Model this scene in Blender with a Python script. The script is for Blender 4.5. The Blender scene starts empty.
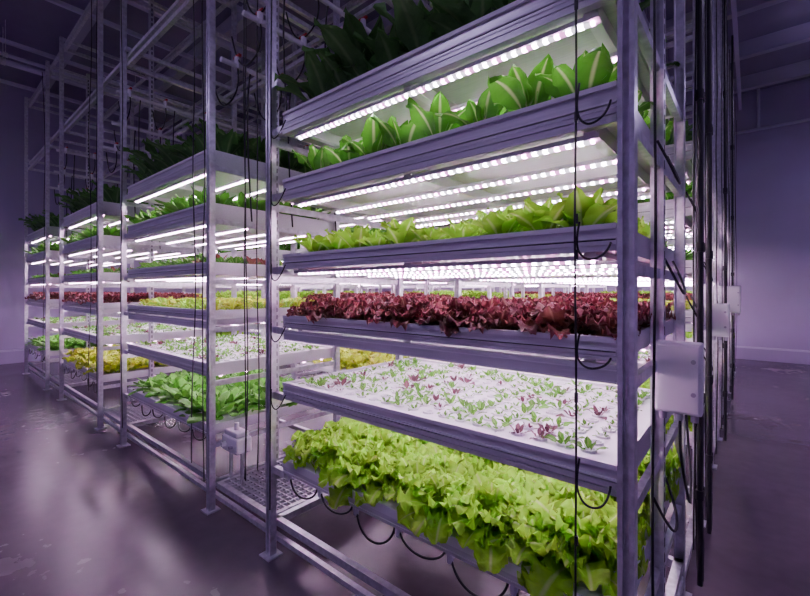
import bpy, math, random
import numpy as np
from mathutils import Vector
S=1.6
R=random.Random(7)
scene=bpy.context.scene
COL=scene.collection

# ---------------------------------------------------------------- materials
def newmat(name):
    m=bpy.data.materials.new(name); m.use_nodes=True
    nt=m.node_tree; nt.nodes.clear()
    out=nt.nodes.new('ShaderNodeOutputMaterial')
    return m,nt,out
def N(nt,t,**kw):
    n=nt.nodes.new(t)
    for k,v in kw.items(): setattr(n,k,v)
    return n
def simple(name,col,rough=.5,metal=0.,noise=0.,scale=8.,bump=0.,stretch=None,spec=.5):
    m,nt,out=newmat(name)
    b=N(nt,'ShaderNodeBsdfPrincipled')
    b.inputs['Base Color'].default_value=(*col,1); b.inputs['Roughness'].default_value=rough
    b.inputs['Metallic'].default_value=metal; b.inputs['Specular IOR Level'].default_value=spec
    nt.links.new(b.outputs[0],out.inputs[0])
    if noise>0 or bump>0:
        tc=N(nt,'ShaderNodeTexCoord'); mp=N(nt,'ShaderNodeMapping')
        if stretch: mp.inputs['Scale'].default_value=stretch
        nt.links.new(tc.outputs['Object'],mp.inputs[0])
        nz=N(nt,'ShaderNodeTexNoise'); nz.inputs['Scale'].default_value=scale; nz.inputs['Detail'].default_value=6
        nt.links.new(mp.outputs[0],nz.inputs['Vector'])
        cr=N(nt,'ShaderNodeValToRGB')
        cr.color_ramp.elements[0].position=.3; cr.color_ramp.elements[1].position=.72
        cr.color_ramp.elements[0].color=(*[c*(1-noise) for c in col],1)
        cr.color_ramp.elements[1].color=(*[min(1,c*(1+noise)) for c in col],1)
        nt.links.new(nz.outputs[0],cr.inputs[0]); nt.links.new(cr.outputs[0],b.inputs['Base Color'])
        if bump>0:
            bp=N(nt,'ShaderNodeBump'); bp.inputs['Strength'].default_value=bump; bp.inputs['Distance'].default_value=.02
            nt.links.new(nz.outputs[0],bp.inputs['Height']); nt.links.new(bp.outputs[0],b.inputs['Normal'])
    return m
M={}
M['galv']=simple('galvanized_steel',(.72,.70,.77),.30,.6,.2,30)
M['alu']=simple('aluminium_extrusion',(.70,.68,.73),.32,.4,.08,6,stretch=(1,20,20))
M['slot']=simple('slot_dark',(.02,.02,.03),.7)
M['white']=simple('white_plastic',(.82,.80,.85),.4)
M['bed']=simple('white_raft',(.88,.86,.90),.45,0,.03,12)
M['black']=simple('black_rubber',(.012,.011,.016),.4)
M['red']=simple('red_valve',(.55,.03,.03),.4)
M['cup']=simple('net_cup',(.42,.38,.48),.6)
M['wall']=simple('wall_paint',(.44,.37,.58),.6,0,.05,1.2)
M['ceil']=simple('ceiling_panel',(.24,.21,.33),.8,0,.1,1.5)
M['beam']=simple('painted_beam',(.50,.46,.60),.6)
M['trim']=simple('trim_paint',(.64,.59,.76),.5)

def floor_mat():
    m,nt,out=newmat('polished_concrete')
    b=N(nt,'ShaderNodeBsdfPrincipled'); nt.links.new(b.outputs[0],out.inputs[0])
    tc=N(nt,'ShaderNodeTexCoord')
    n1=N(nt,'ShaderNodeTexNoise'); n1.inputs['Scale'].default_value=.7; n1.inputs['Detail'].default_value=7; n1.inputs['Roughness'].default_value=.55
    n2=N(nt,'ShaderNodeTexNoise'); n2.inputs['Scale'].default_value=10; n2.inputs['Detail'].default_value=8
    for n in(n1,n2): nt.links.new(tc.outputs['Object'],n.inputs['Vector'])
    mx=N(nt,'ShaderNodeMath',operation='MULTIPLY_ADD'); mx.inputs[1].default_value=.3
    nt.links.new(n2.outputs[0],mx.inputs[0]); nt.links.new(n1.outputs[0],mx.inputs[2])
    cr=N(nt,'ShaderNodeValToRGB'); e=cr.color_ramp.elements
    e[0].position=.4;e[0].color=(.084,.062,.086,1); e[1].position=.95;e[1].color=(.15,.115,.152,1)
    nt.links.new(mx.outputs[0],cr.inputs[0]); nt.links.new(cr.outputs[0],b.inputs['Base Color'])
    rr=N(nt,'ShaderNodeMapRange'); rr.inputs['From Min'].default_value=.4; rr.inputs['From Max'].default_value=.95
    rr.inputs['To Min'].default_value=.16; rr.inputs['To Max'].default_value=.32
    nt.links.new(mx.outputs[0],rr.inputs[0]); nt.links.new(rr.outputs[0],b.inputs['Roughness'])
    bp=N(nt,'ShaderNodeBump'); bp.inputs['Strength'].default_value=.18; bp.inputs['Distance'].default_value=.008
    nt.links.new(n2.outputs[0],bp.inputs['Height']); nt.links.new(bp.outputs[0],b.inputs['Normal'])
    return m
M['floor']=floor_mat()

def led_mat():
    m,nt,out=newmat('led_diodes')
    tc=N(nt,'ShaderNodeTexCoord'); sp=N(nt,'ShaderNodeSeparateXYZ'); nt.links.new(tc.outputs['Object'],sp.inputs[0])
    def saw(p,th):
        mu=N(nt,'ShaderNodeMath',operation='MULTIPLY'); mu.inputs[1].default_value=1/p
        nt.links.new(sp.outputs['X'],mu.inputs[0])
        fr=N(nt,'ShaderNodeMath',operation='FRACT'); nt.links.new(mu.outputs[0],fr.inputs[0])
        lt=N(nt,'ShaderNodeMath',operation='LESS_THAN'); lt.inputs[1].default_value=th; nt.links.new(fr.outputs[0],lt.inputs[0]); return lt
    lt=saw(.04,.42); pk=saw(.12,.3334)
    ma=N(nt,'ShaderNodeMath',operation='MULTIPLY_ADD'); ma.inputs[1].default_value=86; ma.inputs[2].default_value=2.5
    nt.links.new(lt.outputs[0],ma.inputs[0])
    mc=N(nt,'ShaderNodeMix',data_type='RGBA'); nt.links.new(pk.outputs[0],mc.inputs['Factor'])
    mc.inputs['A'].default_value=(.92,.80,1,1); mc.inputs['B'].default_value=(1,.30,.85,1)
    em=N(nt,'ShaderNodeEmission'); nt.links.new(mc.outputs['Result'],em.inputs[0])
    nt.links.new(ma.outputs[0],em.inputs[1]); nt.links.new(em.outputs[0],out.inputs[0])
    return m
M['led']=led_mat()
def emis(name,col,s):
    m,nt,out=newmat(name); em=N(nt,'ShaderNodeEmission'); em.inputs[0].default_value=(*col,1); em.inputs[1].default_value=s
    nt.links.new(em.outputs[0],out.inputs[0]); return m
M['bay']=emis('violet_lamp_diffuser',(.69,.55,1.0),34)  # glow of the added fill lamps, facing down
M['bayup']=emis('violet_lamp_uplight',(.69,.56,1.0),16)  # glow added on top of the fill lamps to lift the ceiling

def leafmat(name,base,tip,rib,trans=.3,ribw=.12,rough=.45,var=.35):
    m,nt,out=newmat(name)
    at=N(nt,'ShaderNodeAttribute'); at.attribute_name='leafcol'
    sp=N(nt,'ShaderNodeSeparateColor'); nt.links.new(at.outputs['Color'],sp.inputs[0])
    tc=N(nt,'ShaderNodeTexCoord')
    nz=N(nt,'ShaderNodeTexNoise'); nz.inputs['Scale'].default_value=45; nz.inputs['Detail'].default_value=3
    nt.links.new(tc.outputs['Object'],nz.inputs['Vector'])
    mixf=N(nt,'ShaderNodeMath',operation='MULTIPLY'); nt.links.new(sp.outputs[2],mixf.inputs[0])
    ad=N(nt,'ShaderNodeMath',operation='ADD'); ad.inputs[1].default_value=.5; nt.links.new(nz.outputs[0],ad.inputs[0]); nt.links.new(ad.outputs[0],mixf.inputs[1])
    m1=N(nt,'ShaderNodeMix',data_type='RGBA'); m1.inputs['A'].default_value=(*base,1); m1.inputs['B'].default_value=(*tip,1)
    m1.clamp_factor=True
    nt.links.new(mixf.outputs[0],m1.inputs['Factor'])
    mr=N(nt,'ShaderNodeMapRange'); mr.inputs['From Min'].default_value=ribw*.4; mr.inputs['From Max'].default_value=ribw*1.6
    mr.inputs['To Min'].default_value=1; mr.inputs['To Max'].default_value=0; nt.links.new(sp.outputs[1],mr.inputs[0])
    m2=N(nt,'ShaderNodeMix',data_type='RGBA'); nt.links.new(mr.outputs[0],m2.inputs['Factor'])
    nt.links.new(m1.outputs['Result'],m2.inputs['A']); m2.inputs['B'].default_value=(*rib,1)
    br=N(nt,'ShaderNodeMapRange'); br.inputs['To Min'].default_value=1-var; br.inputs['To Max'].default_value=1+var
    nt.links.new(sp.outputs[0],br.inputs[0])
    sc=N(nt,'ShaderNodeVectorMath',operation='SCALE'); nt.links.new(m2.outputs['Result'],sc.inputs[0]); nt.links.new(br.outputs[0],sc.inputs['Scale'])
    b=N(nt,'ShaderNodeBsdfPrincipled'); b.inputs['Roughness'].default_value=rough; nt.links.new(sc.outputs[0],b.inputs['Base Color'])
    b.inputs['Specular IOR Level'].default_value=.35
    bp=N(nt,'ShaderNodeBump'); bp.inputs['Strength'].default_value=.5; bp.inputs['Distance'].default_value=.01
    nt.links.new(nz.outputs[0],bp.inputs['Height']); nt.links.new(bp.outputs[0],b.inputs['Normal'])
    tr=N(nt,'ShaderNodeBsdfTranslucent'); nt.links.new(sc.outputs[0],tr.inputs[0])
    mx=N(nt,'ShaderNodeMixShader'); mx.inputs[0].default_value=trans
    nt.links.new(b.outputs[0],mx.inputs[1]); nt.links.new(tr.outputs[0],mx.inputs[2]); nt.links.new(mx.outputs[0],out.inputs[0])
    return m
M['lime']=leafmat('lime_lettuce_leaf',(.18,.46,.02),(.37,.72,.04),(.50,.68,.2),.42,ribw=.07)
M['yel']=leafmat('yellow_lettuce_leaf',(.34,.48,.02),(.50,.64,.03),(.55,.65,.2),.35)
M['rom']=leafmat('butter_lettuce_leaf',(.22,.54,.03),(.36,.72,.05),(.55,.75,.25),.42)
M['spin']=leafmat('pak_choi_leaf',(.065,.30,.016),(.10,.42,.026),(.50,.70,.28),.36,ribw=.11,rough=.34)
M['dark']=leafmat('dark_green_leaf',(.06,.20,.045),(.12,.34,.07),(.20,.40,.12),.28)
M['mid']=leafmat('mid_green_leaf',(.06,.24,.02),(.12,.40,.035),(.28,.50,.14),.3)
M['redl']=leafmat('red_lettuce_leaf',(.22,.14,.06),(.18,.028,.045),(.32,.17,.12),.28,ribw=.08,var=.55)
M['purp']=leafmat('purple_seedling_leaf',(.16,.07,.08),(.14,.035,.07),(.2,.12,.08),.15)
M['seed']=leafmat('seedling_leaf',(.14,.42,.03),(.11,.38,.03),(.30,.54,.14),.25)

# ---------------------------------------------------------------- mesh builder
class MB:
    def __init__(s): s.v=[];s.f=[];s.mi=[];s.mats=[]
    def m(s,k):
        if k not in s.mats: s.mats.append(k)
        return s.mats.index(k)
    def box(s,x0,x1,y0,y1,z0,z1,k):
        b=len(s.v); i=s.m(k)
        s.v+=[(x0,y0,z0),(x1,y0,z0),(x1,y1,z0),(x0,y1,z0),(x0,y0,z1),(x1,y0,z1),(x1,y1,z1),(x0,y1,z1)]
        for q in((0,3,2,1),(4,5,6,7),(0,1,5,4),(1,2,6,5),(2,3,7,6),(3,0,4,7)):
            s.f.append(tuple(b+j for j in q)); s.mi.append(i)
    def cyl(s,p0,p1,r0,r1,k,n=10,caps=True):
        p0=Vector(p0);p1=Vector(p1);d=(p1-p0).normalized()
        a=d.orthogonal().normalized(); c=d.cross(a); b=len(s.v); i=s.m(k)
        for p,r in((p0,r0),(p1,r1)):
            for j in range(n):
                t=2*math.pi*j/n; s.v.append(tuple(p+a*math.cos(t)*r+c*math.sin(t)*r))
        for j in range(n):
            s.f.append((b+j,b+(j+1)%n,b+n+(j+1)%n,b+n+j)); s.mi.append(i)
        if caps:
            s.f.append(tuple(b+j for j in range(n))[::-1]); s.mi.append(i)
            s.f.append(tuple(b+n+j for j in range(n))); s.mi.append(i)
    def mesh(s,name):
        me=bpy.data.meshes.new(name); me.from_pydata(s.v,[],s.f)
        for k in s.mats: me.materials.append(M[k])
        me.polygons.foreach_set('material_index',s.mi); me.update(); return me
def obj(name,data,loc=(0,0,0),parent=None,rot=None):
    o=bpy.data.objects.new(name,data); COL.objects.link(o)
    o.location=loc
    if rot: o.rotation_euler=rot
    if parent: o.parent=parent
    return o
def bevel(o,w=.004,seg=2):
    b=o.modifiers.new('bevel','BEVEL'); b.width=w; b.segments=seg; b.limit_method='ANGLE'; return o

# ---------------------------------------------------------------- room
XL,XR,YN,YF,ZC=-7.75*S,4.0,-4.0,7.75*S,3.85*S
def slab(name,x0,x1,y0,y1,z0,z1,k):
    b=MB(); b.box(x0,x1,y0,y1,z0,z1,k); return obj(name,b.mesh(name))
slab('floor',XL-.2,XR+.2,YN-.2,YF+.2,-.1,0,'floor')
slab('ceiling',XL-.2,XR+.2,YN-.2,YF+.2,ZC,ZC+.1,'ceil')
slab('wall_left',XL-.2,XL,YN,YF,0,ZC,'wall')
slab('wall_back',XL-.2,XR+.2,YF,YF+.2,0,ZC,'wall')
slab('wall_right',XR,XR+.2,YN,YF,0,ZC,'wall')
slab('wall_front',XL-.2,XR+.2,YN-.2,YN,0,ZC,'wall')
def skirting(name,x0,x1,y0,y1):
    b=MB(); b.box(x0,x1,y0,y1,0,.26,'wall')
    e=.012; b.box(x0-(e if x1-x0<1 else 0),x1+(e if x1-x0<1 else 0),y0-(e if y1-y0<1 else 0),y1+(e if y1-y0<1 else 0),.26,.30,'trim')
    return obj(name,b.mesh(name))
skirting('baseboard_back',XL+.05,XR,YF-.05,YF)
skirting('baseboard_left',XL,XL+.05,YN,YF-.07)
b=MB()
b.cyl((XL+.3,YF-.06,3.28*S),(XR-.2,YF-.06,3.28*S),.035,.035,'trim',10)
for i in range(8): b.box(-11+i*2,-10.94+i*2,YF-.1,YF,3.28*S-.06,3.28*S+.06,'trim')
b.cyl((.12,YF-.06,3.28*S),(.12,YF-.06,ZC),.03,.03,'trim',10)
obj('wall_conduit',b.mesh('wall_conduit'))
b=MB()
y=-3
while y<YF-.3:
    b.box(XL,XR,y-.006,y+.006,ZC-.30,ZC,'beam'); b.box(XL,XR,y-.07,y+.07,ZC-.30,ZC-.285,'beam'); y+=1.6
x=XL+.8
while x<XR:
    b.box(x-.03,x+.03,YN,YF,ZC-.37,ZC-.31,'trim'); x+=1.9
obj('ceiling_beams',b.mesh('ceiling_beams'))
b=MB()
for i,(x,r,z) in enumerate(((-9.9,.05,5.55),(-9.6,.03,5.55),(-6.4,.06,5.5),(-4.9,.035,5.55),(-1.2,.05,5.5),(1.2,.045,5.5))):
    b.cyl((x,YN+.1,z),(x,YF-.02,z),r,r,'trim',12)
    yy=YN+1
    while yy<YF: b.cyl((x,yy,z+r),(x,yy,ZC-.02),.006,.006,'galv',6); b.cyl((x,yy-.03,z),(x,yy+.03,z),r+.012,r+.012,'galv',12); yy+=2
obj('ceiling_service_pipes',b.mesh('ceiling_service_pipes'))

# ---------------------------------------------------------------- rack parts
W=1.21*S; D=.74*S; HP=3.3*S
LV=[z*S for z in(.375,.655,.90,1.122,1.395,1.64)]
XC=[-.18*S,-1.88*S,-3.6*S,-5.42*S]
YR=[.87*S,2.17*S,3.47*S,4.77*S,6.07*S]
BX0,BX1,BY0,BY1=-1.80,-.04,.03,D-.03

def post(b,x,y,face,h=HP,slots=False):
    a=.023; l=.009; t=.004
    s=face
    def bx(x0,x1,y0,y1): 
        ya,yb=sorted((y+y0*s,y+y1*s)); b.box(x+x0,x+x1,ya,yb,0,h,'galv')
    bx(-a,-l,-a,-a+t); bx(l,a,-a,-a+t); bx(-a,-a+t,-a+t,a); bx(a-t,a,-a+t,a); bx(-a+t,a-t,-a+.016,-a+.02)
    b.box(x-.05,x+.05,y-.05,y+.05,0,.008,'galv')
    if slots:
        z=.1
        while z<h-.1:
            for sx in(-1,1): b.box(x+sx*(a+.0004)-.0006,x+sx*(a+.0004)+.0006,y-.006,y+.006,z,z+.035,'slot')
            z+=.06
def build_posts():
    b=MB()
    for x in(0,-W):
        post(b,x,0,1); post(b,x,D,-1)
    post(b,0,.33*S,1,HP,True)
    return b.mesh('posts')
FH=[.068,.084,.060,.074,.114,.114]
HT=[0,.084,.112,.082,.122,.122]
def build_beams():
    b=MB()
    for k,z in enumerate(LV):
        f=FH[k]
        for (y,s) in((BY0-.03,1),(BY1+.03,-1)):
            def st(d0,d1,z0,z1,m):
                ya,yb=sorted((y+s*d0,y+s*d1)); b.box(BX0-.01,BX1+.01,ya,yb,z+z0,z+z1,m)
            if k==0:
                st(0,.035,-.03,.012,'white'); st(.006,.035,-.055,-.03,'alu'); st(0,.03,-.068,-.055,'alu')
                continue
            st(-.004,.03,-.004,.012,'white'); st(.006,.03,-.4*f,-.004,'alu'); st(-.002,.03,-.4*f-.006,-.4*f,'white')
            st(.012,.03,-.4*f-.011,-.4*f-.006,'slot')
            st(0,.03,-.74*f,-.4*f-.011,'alu'); st(.008,.03,-.80*f,-.74*f,'alu'); st(-.002,.03,-f,-.80*f,'alu')
            if k==2:
                st(.006,.03,-.088,-.074,'alu'); st(.0,.03,-.092,-.088,'white'); st(.004,.03,-.125,-.092,'alu'); st(-.002,.03,-.130,-.125,'white')
            if k>=4:
                st(-.002,.03,-.60*f,-.58*f,'white')
        for x in(BX1+.006,BX0-.016):
            b.box(x,x+.01,BY0-.026,BY1+.026,z-f,z+.010,'alu')
        for x in(-.012,-W-.012):
            b.box(x,x+.024,.026,D-.026,z-.15,z-.112,'galv')
        for x0,x1 in((BX1+.01,-.02),(-W+.02,BX0-.01)):
            for y in(.0,D-.03): b.box(min(x0,x1),max(x0,x1),y,y+.03,z-.10,z-.06,'galv')
        if k>0:
            for x in(-.12,-.9,-1.7): b.box(x-.02,x+.02,BY0+.01,BY1-.01,z-HT[k],z-.066,'white')
    for z in(.12*S,2.45*S,3.2*S):
        for y in(-.02,D-.02): b.box(-W-.02,.02,y+.046 if y<0 else y-.046,y+.082 if y<0 else y-.01,z-.02,z+.02,'galv')
        for x in(-W-.02,-.02): b.box(x,x+.04,.03,D-.03,z-.02,z+.02,'galv')
    return b.mesh('beams')
def build_trays():
    b=MB()
    for k,z in enumerate(LV):
        b.box(BX0,BX1,BY0,BY1,z-.035,z-.004,'bed')
        for i in range(1,4):
            x=BX0+(BX1-BX0)*i/4; b.box(x-.002,x+.002,BY0,BY1,z-.004,z-.002,'cup')
        b.box(BX0+.02,BX1-.02,BY0+.04,BY1-.04,z-.065,z-.036,'alu')
    return b.mesh('trays')
def stry(k): return [.13 if k<3 else .055,.34,.62,.90,1.10]
def build_fix():
    b=MB()
    for k in range(1,6):
        z=LV[k]-HT[k]
        for y in stry(k): b.box(BX0+.05,BX1-.05,y-.022,y+.022,z-.016,z,'white')
    return b.mesh('led_housings')
def build_led():
    b=MB()
    for k in range(1,6):
        z=LV[k]-HT[k]
        for y in stry(k): b.box(BX0+.07,BX1-.07,y-.009,y+.009,z-.024,z-.0165,'led')
    return b.mesh('led_strips')
parts=[('posts',build_posts()),('beams',build_beams()),('trays',build_trays()),('led_housings',build_fix()),('led_strips',build_led())]

# ---------------------------------------------------------------- plants
rng=np.random.default_rng(11)
class Leafs:
    def __init__(s): s.V=[];s.F=[];s.C=[];s.MI=[];s.n=0
    def leaf(s,org,az,L,Wd,a0,droop,ruf,frq,shape,nu,nv,mi=0,cup=.15,twist=0.):
        t=np.linspace(0,1,nu+1); v=np.linspace(-1,1,nv+1)
        ang=a0-droop*t**1.3
        ds=L/nu
        hx=np.concatenate([[0],np.cumsum(np.cos((ang[1:]+ang[:-1])/2)*ds)])
        hz=np.concatenate([[0],np.cumsum(np.sin((ang[1:]+ang[:-1])/2)*ds)])
        if shape=='frill': w=Wd*(.25+.75*np.sin(np.pi*np.clip(t*.62+.0,0,1))**1.0)*np.where(t>.93,.82,1)
        elif shape=='rom': w=Wd*(.16+.84*np.sin(np.pi*t**.85)**.8*np.clip(t*2.2,0,1))*np.sqrt(np.clip(1.02-t**5,0.0,1))
        else:
            tb=np.clip((t-.30)/.70,0,1); w=Wd*(.12+.88*np.sin(np.pi*tb**.75)**.62)*np.where(t>.99,.25,1)
        T,Vv=np.meshgrid(t,v,indexing='ij')
        ww=(w*.5)[:,None]*Vv
        ph=rng.random()*6.28; ph2=rng.random()*6.28
        rz=ruf*L*np.abs(Vv)**1.8*np.sin(6.283*frq*T+ph+np.sign(Vv)*1.3)*np.clip(T*2.5,0,1)
        rz+=ruf*.5*L*np.abs(Vv)**1.2*np.sin(6.283*frq*2.1*T+ph2+Vv*2)*T
        rz+=ruf*.6*L*T**3*np.sin(Vv*6+ph)
        nrm=cup*np.abs(Vv)**2*(w*.5)[:,None]+rz+twist*ww
        X=hx[:,None]-np.sin(ang)[:,None]*nrm
        Z=hz[:,None]+np.cos(ang)[:,None]*nrm
        Y=ww*(1-.10*np.abs(Vv))
        if shape=='frill':
            e=np.clip(T-.6,0,1)*.22*L*(1-np.abs(Vv)**2)-.03*L*np.abs(np.sin(Vv*7+ph))*np.clip(T-.7,0,1)*3
            X=X+np.cos(ang)[:,None]*e; Z=Z+np.sin(ang)[:,None]*e
        ca,sa=math.cos(az),math.sin(az)
        P=np.stack([org[0]+X*ca-Y*sa,org[1]+X*sa+Y*ca,org[2]+Z],-1).reshape(-1,3)
        idx=np.arange((nu+1)*(nv+1)).reshape(nu+1,nv+1)+s.n
        Fq=np.stack([idx[:-1,:-1],idx[:-1,1:],idx[1:,1:],idx[1:,:-1]],-1).reshape(-1,4)
        r=rng.random()
        s.V.append(P); s.F.append(Fq); s.MI.append(np.full(len(Fq),mi))
        s.C.append(np.stack([np.full(T.size,r),np.abs(Vv).ravel(),T.ravel(),np.ones(T.size)],-1)); s.n+=len(P)
    def mesh(s,name,mats):
        V=np.concatenate(s.V);F=np.concatenate(s.F);C=np.concatenate(s.C);MI=np.concatenate(s.MI)
        # overhanging leaves are held back by the tray end plates
        V[:,0]=np.where(V[:,0]>BX1,BX1+(V[:,0]-BX1)*.4,V[:,0])
        inside=(V[:,0]>BX0-.01)&(V[:,0]<BX1+.01)&(V[:,1]>BY0-.03)&(V[:,1]<BY1+.03)
        V[:,2]=np.where(inside,np.maximum(V[:,2],.0),np.maximum(V[:,2],-.10))
        me=bpy.data.meshes.new(name)
        me.vertices.add(len(V)); me.vertices.foreach_set('co',V.ravel())
        me.loops.add(F.size); me.loops.foreach_set('vertex_index',F.ravel().astype(np.int32))
        me.polygons.add(len(F)); me.polygons.foreach_set('loop_start',np.arange(0,F.size,4,dtype=np.int32))
        for k in mats: me.materials.append(M[k])
        me.update(calc_edges=True)
        me.polygons.foreach_set('material_index',MI.astype(np.int32))
        me.polygons.foreach_set('use_smooth',np.ones(len(F),dtype=bool))
        a=me.attributes.new('leafcol','FLOAT_COLOR','POINT'); a.data.foreach_set('color',C.ravel())
        me.update(); return me
def U(a,b): return a+(b-a)*rng.random()
def grid(nx,ny,j=.25,m=.06):
    for i in range(nx):
        for k in range(ny):
            x=BX0+m+(BX1-BX0-2*m)*(i+.5)/nx; y=BY0+m*.6+(BY1-BY0-1.2*m)*(k+.5)/ny
            yield x+U(-j,j)*(BX1-BX0)/nx, y+U(-j,j)*(BY1-BY0)/ny
def crop(name,mats,nx,ny,nl,L,wr,ai,ao,droop,ruf,frq,shape,nu,nv,j=.22,sv=.2,mi=None,skip=0,m=.06,cup=.15):
    B=Leafs()
    for (x,y) in grid(nx,ny,j,m):
        if rng.random()<skip: continue
        sc=U(1-sv,1+sv); a=U(0,6.28); n=max(3,int(nl*U(.85,1.15)))
        mm=0 if mi is None else mi()
        for i in range(n):
            k=(i+.5)/n
            LL=sc*L*(.62+.38*k**.6)*U(.85,1.12)
            a0=math.radians(ai+(ao-ai)*k+U(-9,9))
            az=a+i*2.4+U(-.3,.3)
            r=.006+.012*k
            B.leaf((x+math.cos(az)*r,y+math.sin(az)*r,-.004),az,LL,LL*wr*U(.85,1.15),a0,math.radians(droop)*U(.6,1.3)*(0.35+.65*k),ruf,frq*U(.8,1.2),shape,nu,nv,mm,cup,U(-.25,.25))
    return B.mesh(name,mats)
CR={}
CR['frilly_lettuce_crop']=crop('frilly_lettuce_crop',['lime'],9,5,32,.245,.55,90,26,66,.10,5.0,'frill',28,10,m=.03,j=.15,sv=.22)
CR['yellow_lettuce_crop']=crop('yellow_lettuce_crop',['yel'],9,5,17,.21,.70,86,26,66,.09,3.0,'frill',12,6)
CR['red_lettuce_crop']=crop('red_lettuce_crop',['redl'],15,8,18,.14,.62,86,22,58,.12,3.6,'frill',15,8,m=.02)
CR['butter_lettuce_crop']=crop('butter_lettuce_crop',['rom'],10,6,16,.165,.66,90,42,45,.06,2.2,'rom',10,8,m=.04,j=.12,cup=.3)
CR['pak_choi_crop']=crop('pak_choi_crop',['spin'],8,4,13,.275,.44,92,66,88,.045,2.2,'spin',16,8,j=.08,m=.03,cup=-.22,sv=.12)
CR['dark_kale_crop']=crop('dark_kale_crop',['dark'],9,5,17,.36,.44,90,52,62,.05,2.2,'rom',10,6,m=.10)
CR['basil_crop']=crop('basil_crop',['mid'],11,6,14,.22,.48,84,26,70,.03,1.6,'spin',9,5,cup=-.2)
CR['leafy_green_crop']=crop('leafy_green_crop',['mid'],11,6,12,.21,.46,88,46,60,.03,1.6,'spin',8,5,cup=-.2)
CR['young_lettuce_crop']=crop('young_lettuce_crop',['yel','rom'],17,10,8,.10,.6,84,28,50,.05,2,'frill',7,4,mi=lambda:int(rng.random()<.5))
CR['herb_crop']=crop('herb_crop',['mid','redl'],15,8,10,.12,.5,84,28,50,.03,2,'rom',6,4,mi=lambda:int(rng.random()<.15))
CR['seedling_crop']=crop('seedling_crop',['seed','purp'],19,12,7,.048,.55,80,25,50,.05,2,'rom',5,4,j=.0,sv=.5,mi=lambda:int(rng.random()<.2),skip=.18)
def cups():
    b=MB(); n=12
    for i in range(19):
        for k in range(12):
            x=BX0+.06+(BX1-BX0-.12)*(i+.5)/19; y=BY0+.036+(BY1-BY0-.072)*(k+.5)/12
            st=len(b.v); mi=b.m('bed'); mc=b.m('cup')
            for r,z in((.027,-.004),(.025,.004),(.020,.004),(.015,-.003)):
                for j in range(n):
                    t=6.2832*j/n; b.v.append((x+math.cos(t)*r,y+math.sin(t)*r,z))
            for q in range(3):
                for j in range(n):
                    b.f.append((st+q*n+j,st+q*n+(j+1)%n,st+(q+1)*n+(j+1)%n,st+(q+1)*n+j)); b.mi.append(mi)
            b.f.append(tuple(st+3*n+j for j in range(n))); b.mi.append(mc)
    return b.mesh('net_cups')
CUPS=cups()

PLAN={0:['frilly_lettuce_crop','seedling_crop','red_lettuce_crop','butter_lettuce_crop','pak_choi_crop','dark_kale_crop'],
      1:['basil_crop','seedling_crop','young_lettuce_crop','herb_crop','leafy_green_crop','dark_kale_crop'],
      2:['yellow_lettuce_crop','seedling_crop','red_lettuce_crop','herb_crop','leafy_green_crop','dark_kale_crop'],
      3:['basil_crop','seedling_crop','red_lettuce_crop','herb_crop','leafy_green_crop','dark_kale_crop']}
for ci,xc in enumerate(XC):
    for ri,yr in enumerate(YR):
        e=obj('grow_rack',None,(xc,yr,0))
        e.empty_display_size=.2
        for n,me in parts: obj(n,me,parent=e)
        plan=list(PLAN[ci])
        if ri>0:
            plan[0]=['basil_crop','frilly_lettuce_crop','yellow_lettuce_crop'][(ci+ri)%3]
            plan[1]=['young_lettuce_crop','seedling_crop'][(ci+ri)%2]
            plan[2]=['butter_lettuce_crop','young_lettuce_crop','red_lettuce_crop'][(ci+ri)%3]
            plan[3]=['butter_lettuce_crop','leafy_green_crop'][(ci+ri)%2]
            plan[4]=['leafy_green_crop','pak_choi_crop'][(ci+ri)%2]
        for k,nm in enumerate(plan):
            obj(nm,CR[nm],(xc,yr,LV[k]))
            if nm=='seedling_crop': obj('net_cups',CUPS,(0,0,LV[k]),parent=e)

# ---------------------------------------------------------------- walkway grating between racks
for i in range(3):
    x1=XC[i]-W-.04; x0=XC[i+1]+.04; z=.13*S; b=MB()
    y0,y1=YR[0]+.02,YR[0]+D
    for y in(y0,y1-.04): b.box(x0,x1,y,y+.04,z-.04,z,'galv')
    for x in(x0,x1-.03): b.box(x,x+.03,y0+.04,y1-.04,z-.04,z,'galv')
    n=int((x1-x0-.06)/.045)
    for j in range(1,n): 
        x=x0+.03+(x1-x0-.06)*j/n; b.box(x-.004,x+.004,y0+.04,y1-.04,z-.02,z,'galv')
    n=int((y1-y0-.08)/.045)
    for j in range(1,n):
        y=y0+.04+(y1-y0-.08)*j/n; b.box(x0+.03,x1-.03,y-.004,y+.004,z-.016,z-.002,'galv')
    obj('walkway_grating',b.mesh('walkway_grating'))
b=MB()
for yr in YR:
    for y in(yr+.05,yr+D-.05):
        for z in(2.5*S,3.23*S): b.box(XC[3]-W,XC[0],y-.018,y+.018,z,z+.036,'galv')
for xc in XC:
    for x in(xc-.05,xc-W+.05):
        for z in(2.53*S,3.26*S): b.box(x-.018,x+.018,YR[0],YR[-1]+D,z,z+.036,'galv')
b.box(XC[3]-W,XC[0],YR[0]+.02,YR[0]+.05,.055*S,.055*S+.03,'galv')
b.box(XC[0]-.02,XC[0]+.02,YR[0],YR[-1]+D,.045*S,.045*S+.035,'galv')
obj('tie_rail_frame',b.mesh('tie_rail_frame'))

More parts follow.
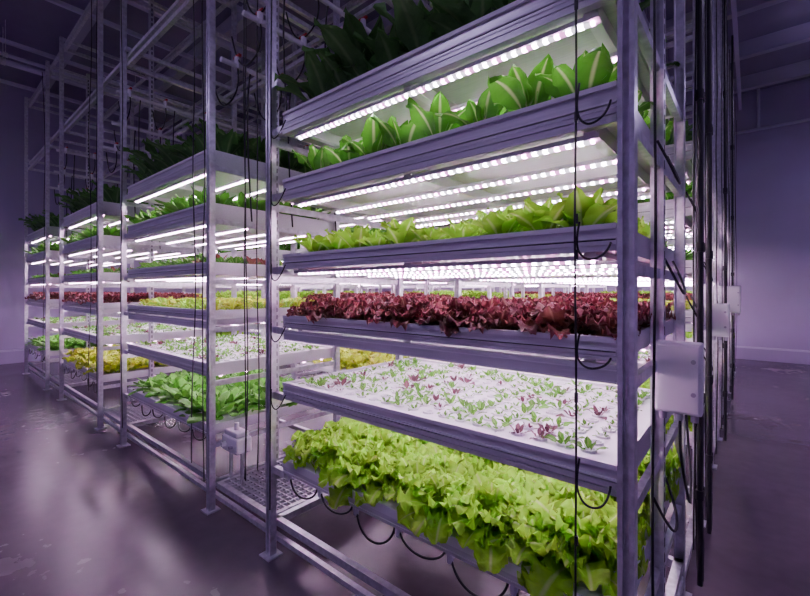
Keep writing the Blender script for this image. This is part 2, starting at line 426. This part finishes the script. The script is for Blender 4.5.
# ---------------------------------------------------------------- cables and pipes
def curves(name,lst,mat,r):
    c=bpy.data.curves.new(name,'CURVE'); c.dimensions='3D'; c.bevel_depth=r; c.bevel_resolution=2; c.resolution_u=6
    for pts in lst:
        sp=c.splines.new('NURBS'); sp.points.add(len(pts)-1)
        for p,q in zip(sp.points,pts): p.co=(*q,1)
        sp.use_endpoint_u=True; sp.order_u=min(4,len(pts))
    c.materials.append(M[mat]); return obj(name,c)
def vert(x,y,z0,z1,j=.008,n=9):
    return [(x+R.uniform(-j,j),y+R.uniform(-j,j),z0+(z1-z0)*i/n) for i in range(n+1)]
yf=YR[0]
b=MB()
for z in(.5,.78,1.06,1.13,1.33,1.55,1.9): b.cyl((-.263*S,.835*S,z*S),(-.263*S,.835*S,z*S+.03),.006,.006,'black',8)
obj('cable_clips',b.mesh('cable_clips'))
loops=[]
for i,z in enumerate(LV[1:]):
    x=-.26*S; q=(.13,.09,.11,.13,.10)[i]
    loops.append([(x,.845*S,z+.02),(x-.01,.84*S,z-.4*q),(x+.0,.84*S,z-.8*q),(x+.04,.84*S,z-q),(x+.085,.84*S,z-.75*q),(x+.085,.86*S,z-.05)])
    x=XC[0]-W+.12; loops.append([(x+.06,yf-.02,z-.05),(x+.03,yf-.04,z-.13),(x-.03,yf-.04,z-.16),(x-.08,yf-.03,z-.11),(x-.1,yf-.01,z-.04)])
def festoon(x0,x1,y,z,n,dz):
    out=[]
    for i in range(n):
        a=x0+(x1-x0)*i/n; c=x0+(x1-x0)*(i+.92)/n; m=(a+c)/2; w=(c-a)
        q=dz*R.uniform(.5,1.15)
        out.append([(a,y,z),(a+.02*w,y,z-.5*q),(m-.25*w,y-.02,z-q),(m+.25*w,y-.02,z-q),(c-.02*w,y,z-.5*q),(c,y,z)])
    return out
fest=[]
for i,xc in enumerate(XC):
    fest+=festoon(xc-W+.15,xc-.1,yf+.03,LV[0]-.07,6,.14)
curves('cable_loops',loops,'black',.0035)
curves('irrigation_hose_loops',fest,'black',.0055)
b=MB()
for xc in XC:
    for i in range(7):
        x=xc-W+.15+(W-.25)*i/6; b.cyl((x,yf+.03,LV[0]-.12),(x,yf+.03,LV[0]-.06),.014,.018,'white',10)
obj('hose_connectors',b.mesh('hose_connectors'))
curves('hanging_sensor_cable',[vert(-.263*S,.835*S,.02,3.2*S,.006,14)],'black',.0035)
L1=[vert(XC[0]-W+.05,yf-.035,.3,3.2*S,.01), vert(-1.72*S,.95*S,.25,3.1*S,.012), vert(-1.70*S,1.0*S,.3,3.1*S,.02), vert(-1.735*S,.96*S,.25,3.1*S,.015),
     vert(XC[1]-.05,yf-.03,.2,3.2*S,.012),vert(XC[1]-.22,yf-.03,.3,3.2*S,.02),vert(XC[1]-W+.05,yf-.03,.2,3.2*S,.01),
     vert(XC[2]-.05,yf-.03,.3,3.2*S,.02),vert(XC[2]-.3,yf-.03,.4,3.2*S,.02),vert(XC[3]-.1,yf-.03,.3,3.2*S,.02),
     vert(-.155*S,1.0*S,.1,3.2*S,.01),vert(-.15*S,1.7*S,.1,3.2*S,.02),vert(-.15*S,1.82*S,.1,3.2*S,.02)]
for yr in YR[1:]:
    L1+=[vert(-.15*S,yr+.05,.1,3.2*S,.01),vert(-.15*S,yr+D+.08,.1,3.2*S,.02)]
curves('power_cables',L1,'black',.0045)
for y in(1.66*S,2.04*S,3.36*S,4.66*S):
    b=MB()
    for dy in(0,.05):
        b.cyl((0,dy,.05),(0,dy,3.25*S),.013,.013,'black',12)
        for z in(.5,1,1.8,2.6,3.6): b.cyl((0,dy,z),(0,dy,z+.05),.019,.019,'black',12)
    obj('drain_pipe',b.mesh('drain_pipe'),(-.13*S,y,0))
sl=[]
for (y,z) in((1.15,.5),(1.3,1.05),(1.2,1.32),(1.7,.6),(1.75,.95),(1.75,1.3),(2.3,.7),(2.3,1.1),(3.,.8)):
    sl.append([(-.17*S,y*S-.12,z*S+.05),(-.14*S,y*S-.10,z*S-.06),(-.13*S,y*S,z*S-.13),(-.14*S,y*S+.10,z*S-.06),(-.17*S,y*S+.12,z*S+.05)])
sl.append([(-.13*S,1.18*S,.71*S),(-.135*S,1.18*S,.62*S),(-.12*S,1.22*S,.50*S),(-.12*S,1.30*S,.42*S),(-.13*S,1.4*S,.5*S),(-.15*S,1.44*S,.7*S)])
curves('aisle_hose_loops',sl,'black',.005)
b=MB(); hang=[]
for i in range(3):
    xm=(XC[i]-W+XC[i+1])/2
    for dx,z in((-.2,2.0*S),(.1,2.12*S),(.26,2.3*S)):
        b.cyl((xm+dx,YR[0]-.02,z),(xm+dx,YR[-1]+D,z),.018,.018,'white',10)
        for yy in(YR[0]+.1,YR[0]+.45,YR[0]+.9,YR[1]+.3):
            b.cyl((xm+dx,yy,z-.02),(xm+dx,yy,z+.06),.022,.022,'white',8)
            b.box(xm+dx-.04,xm+dx+.04,yy-.01,yy+.01,z+.06,z+.075,'red')
            hang.append([(xm+dx,yy,z),(xm+dx+.05,yy,z-.15),(xm+dx-.12,yy,z-.28),(xm+dx-.3,yy,z-.2),(xm+dx-.38,yy,z+.05)])
            hang.append([(xm+dx,yy+.1,z),(xm+dx-.06,yy+.1,z-.2),(xm+dx-.02,yy+.08,z-.5),(xm+dx+.02,yy+.1,z-1.1)])
obj('overhead_supply_pipes',b.mesh('overhead_supply_pipes'))
curves('overhead_hoses',hang,'black',.006)

# ---------------------------------------------------------------- electrical boxes, pump
def ebox(x,y,z,w,d,h):
    e=obj('electrical_box',None,(x,y,z))
    b=MB(); b.box(-w/2,w/2,0,d,0,h,'white'); o=bevel(obj('case',b.mesh('case'),parent=e),.006,3)
    b=MB(); b.box(-w/2+.008,w/2-.008,-.012,-.0005,.008,h-.008,'white'); bevel(obj('door',b.mesh('door'),parent=e),.004,2)
    b=MB(); b.cyl((w/2-.025,-.018,h*.3),(w/2-.025,-.012,h*.3),.008,.008,'cup',12); b.cyl((w/2-.025,-.018,h*.75),(w/2-.025,-.012,h*.75),.008,.008,'cup',12)
    for i in range(3): b.cyl((-w/3+w/3*i,d/2,-.03),(-w/3+w/3*i,d/2,0),.012,.014,'cup',10)
    obj('latches_and_glands',b.mesh('latches_and_glands'),parent=e)
ebox(-.132*S,1.143*S,.712*S,.15,.065,.265)
ebox(-.12*S,2.55*S,.77*S,.12,.07,.26)
ebox(-.11*S,4.1*S,.82*S,.15,.10,.34)
e=obj('circulation_pump',None,(-1.80*S,.95*S,.27*S))
b=MB(); b.box(-.11,.11,-.06,.06,0,.11,'white'); b.box(-.09,.09,-.05,.05,.11,.15,'white'); bevel(obj('housing',b.mesh('housing'),parent=e),.012,3)
b=MB(); b.cyl((-.05,-.06,.05),(-.05,-.09,.05),.02,.016,'white',12); b.cyl((.05,-.06,.05),(.05,-.085,.05),.012,.012,'cup',12); b.cyl((0,0,.15),(0,0,.2),.02,.015,'white',12)
for x in(-.08,.08): b.box(x-.01,x+.01,-.01,.01,-.27*S+.13*S,0,'galv')
obj('ports',b.mesh('ports'),parent=e)

# ---------------------------------------------------------------- violet fill lamps, added out of view to brighten the aisle sides
for (x,y) in((2.0,-1.0),(2.0,4.0),(-3.,-1.6),(-8.,-1.6),(2.0,9.0)):
    e=obj('high_bay_lamp',None,(x,y,ZC-.95))
    b=MB(); b.box(-.7,.7,-.16,.16,0,.06,'white'); b.cyl((-.5,0,.06),(-.5,0,.95),.006,.006,'galv',6); b.cyl((.5,0,.06),(.5,0,.95),.006,.006,'galv',6)
    obj('lamp_body',b.mesh('lamp_body'),parent=e)
    b=MB(); b.box(-.66,.66,-.13,.13,-.012,-.0005,'bay'); obj('lamp_diffuser',b.mesh('lamp_diffuser'),parent=e)
    b=MB(); b.box(-.45,.45,-.10,.10,.0605,.066,'bayup'); obj('lamp_uplight',b.mesh('lamp_uplight'),parent=e)  # added upward fill that brightens the ceiling

w=bpy.data.worlds.new('world'); scene.world=w; w.use_nodes=True
w.node_tree.nodes['Background'].inputs[0].default_value=(.03,.02,.06,1)
# ---------------------------------------------------------------- camera
cam=bpy.data.cameras.new('camera'); cam.lens=413/810*36; cam.sensor_width=36; cam.shift_y=-8/810; cam.clip_start=.02
co=obj('camera',cam,(0,0,S),rot=(math.pi/2,0,math.radians(40)))
scene.camera=co
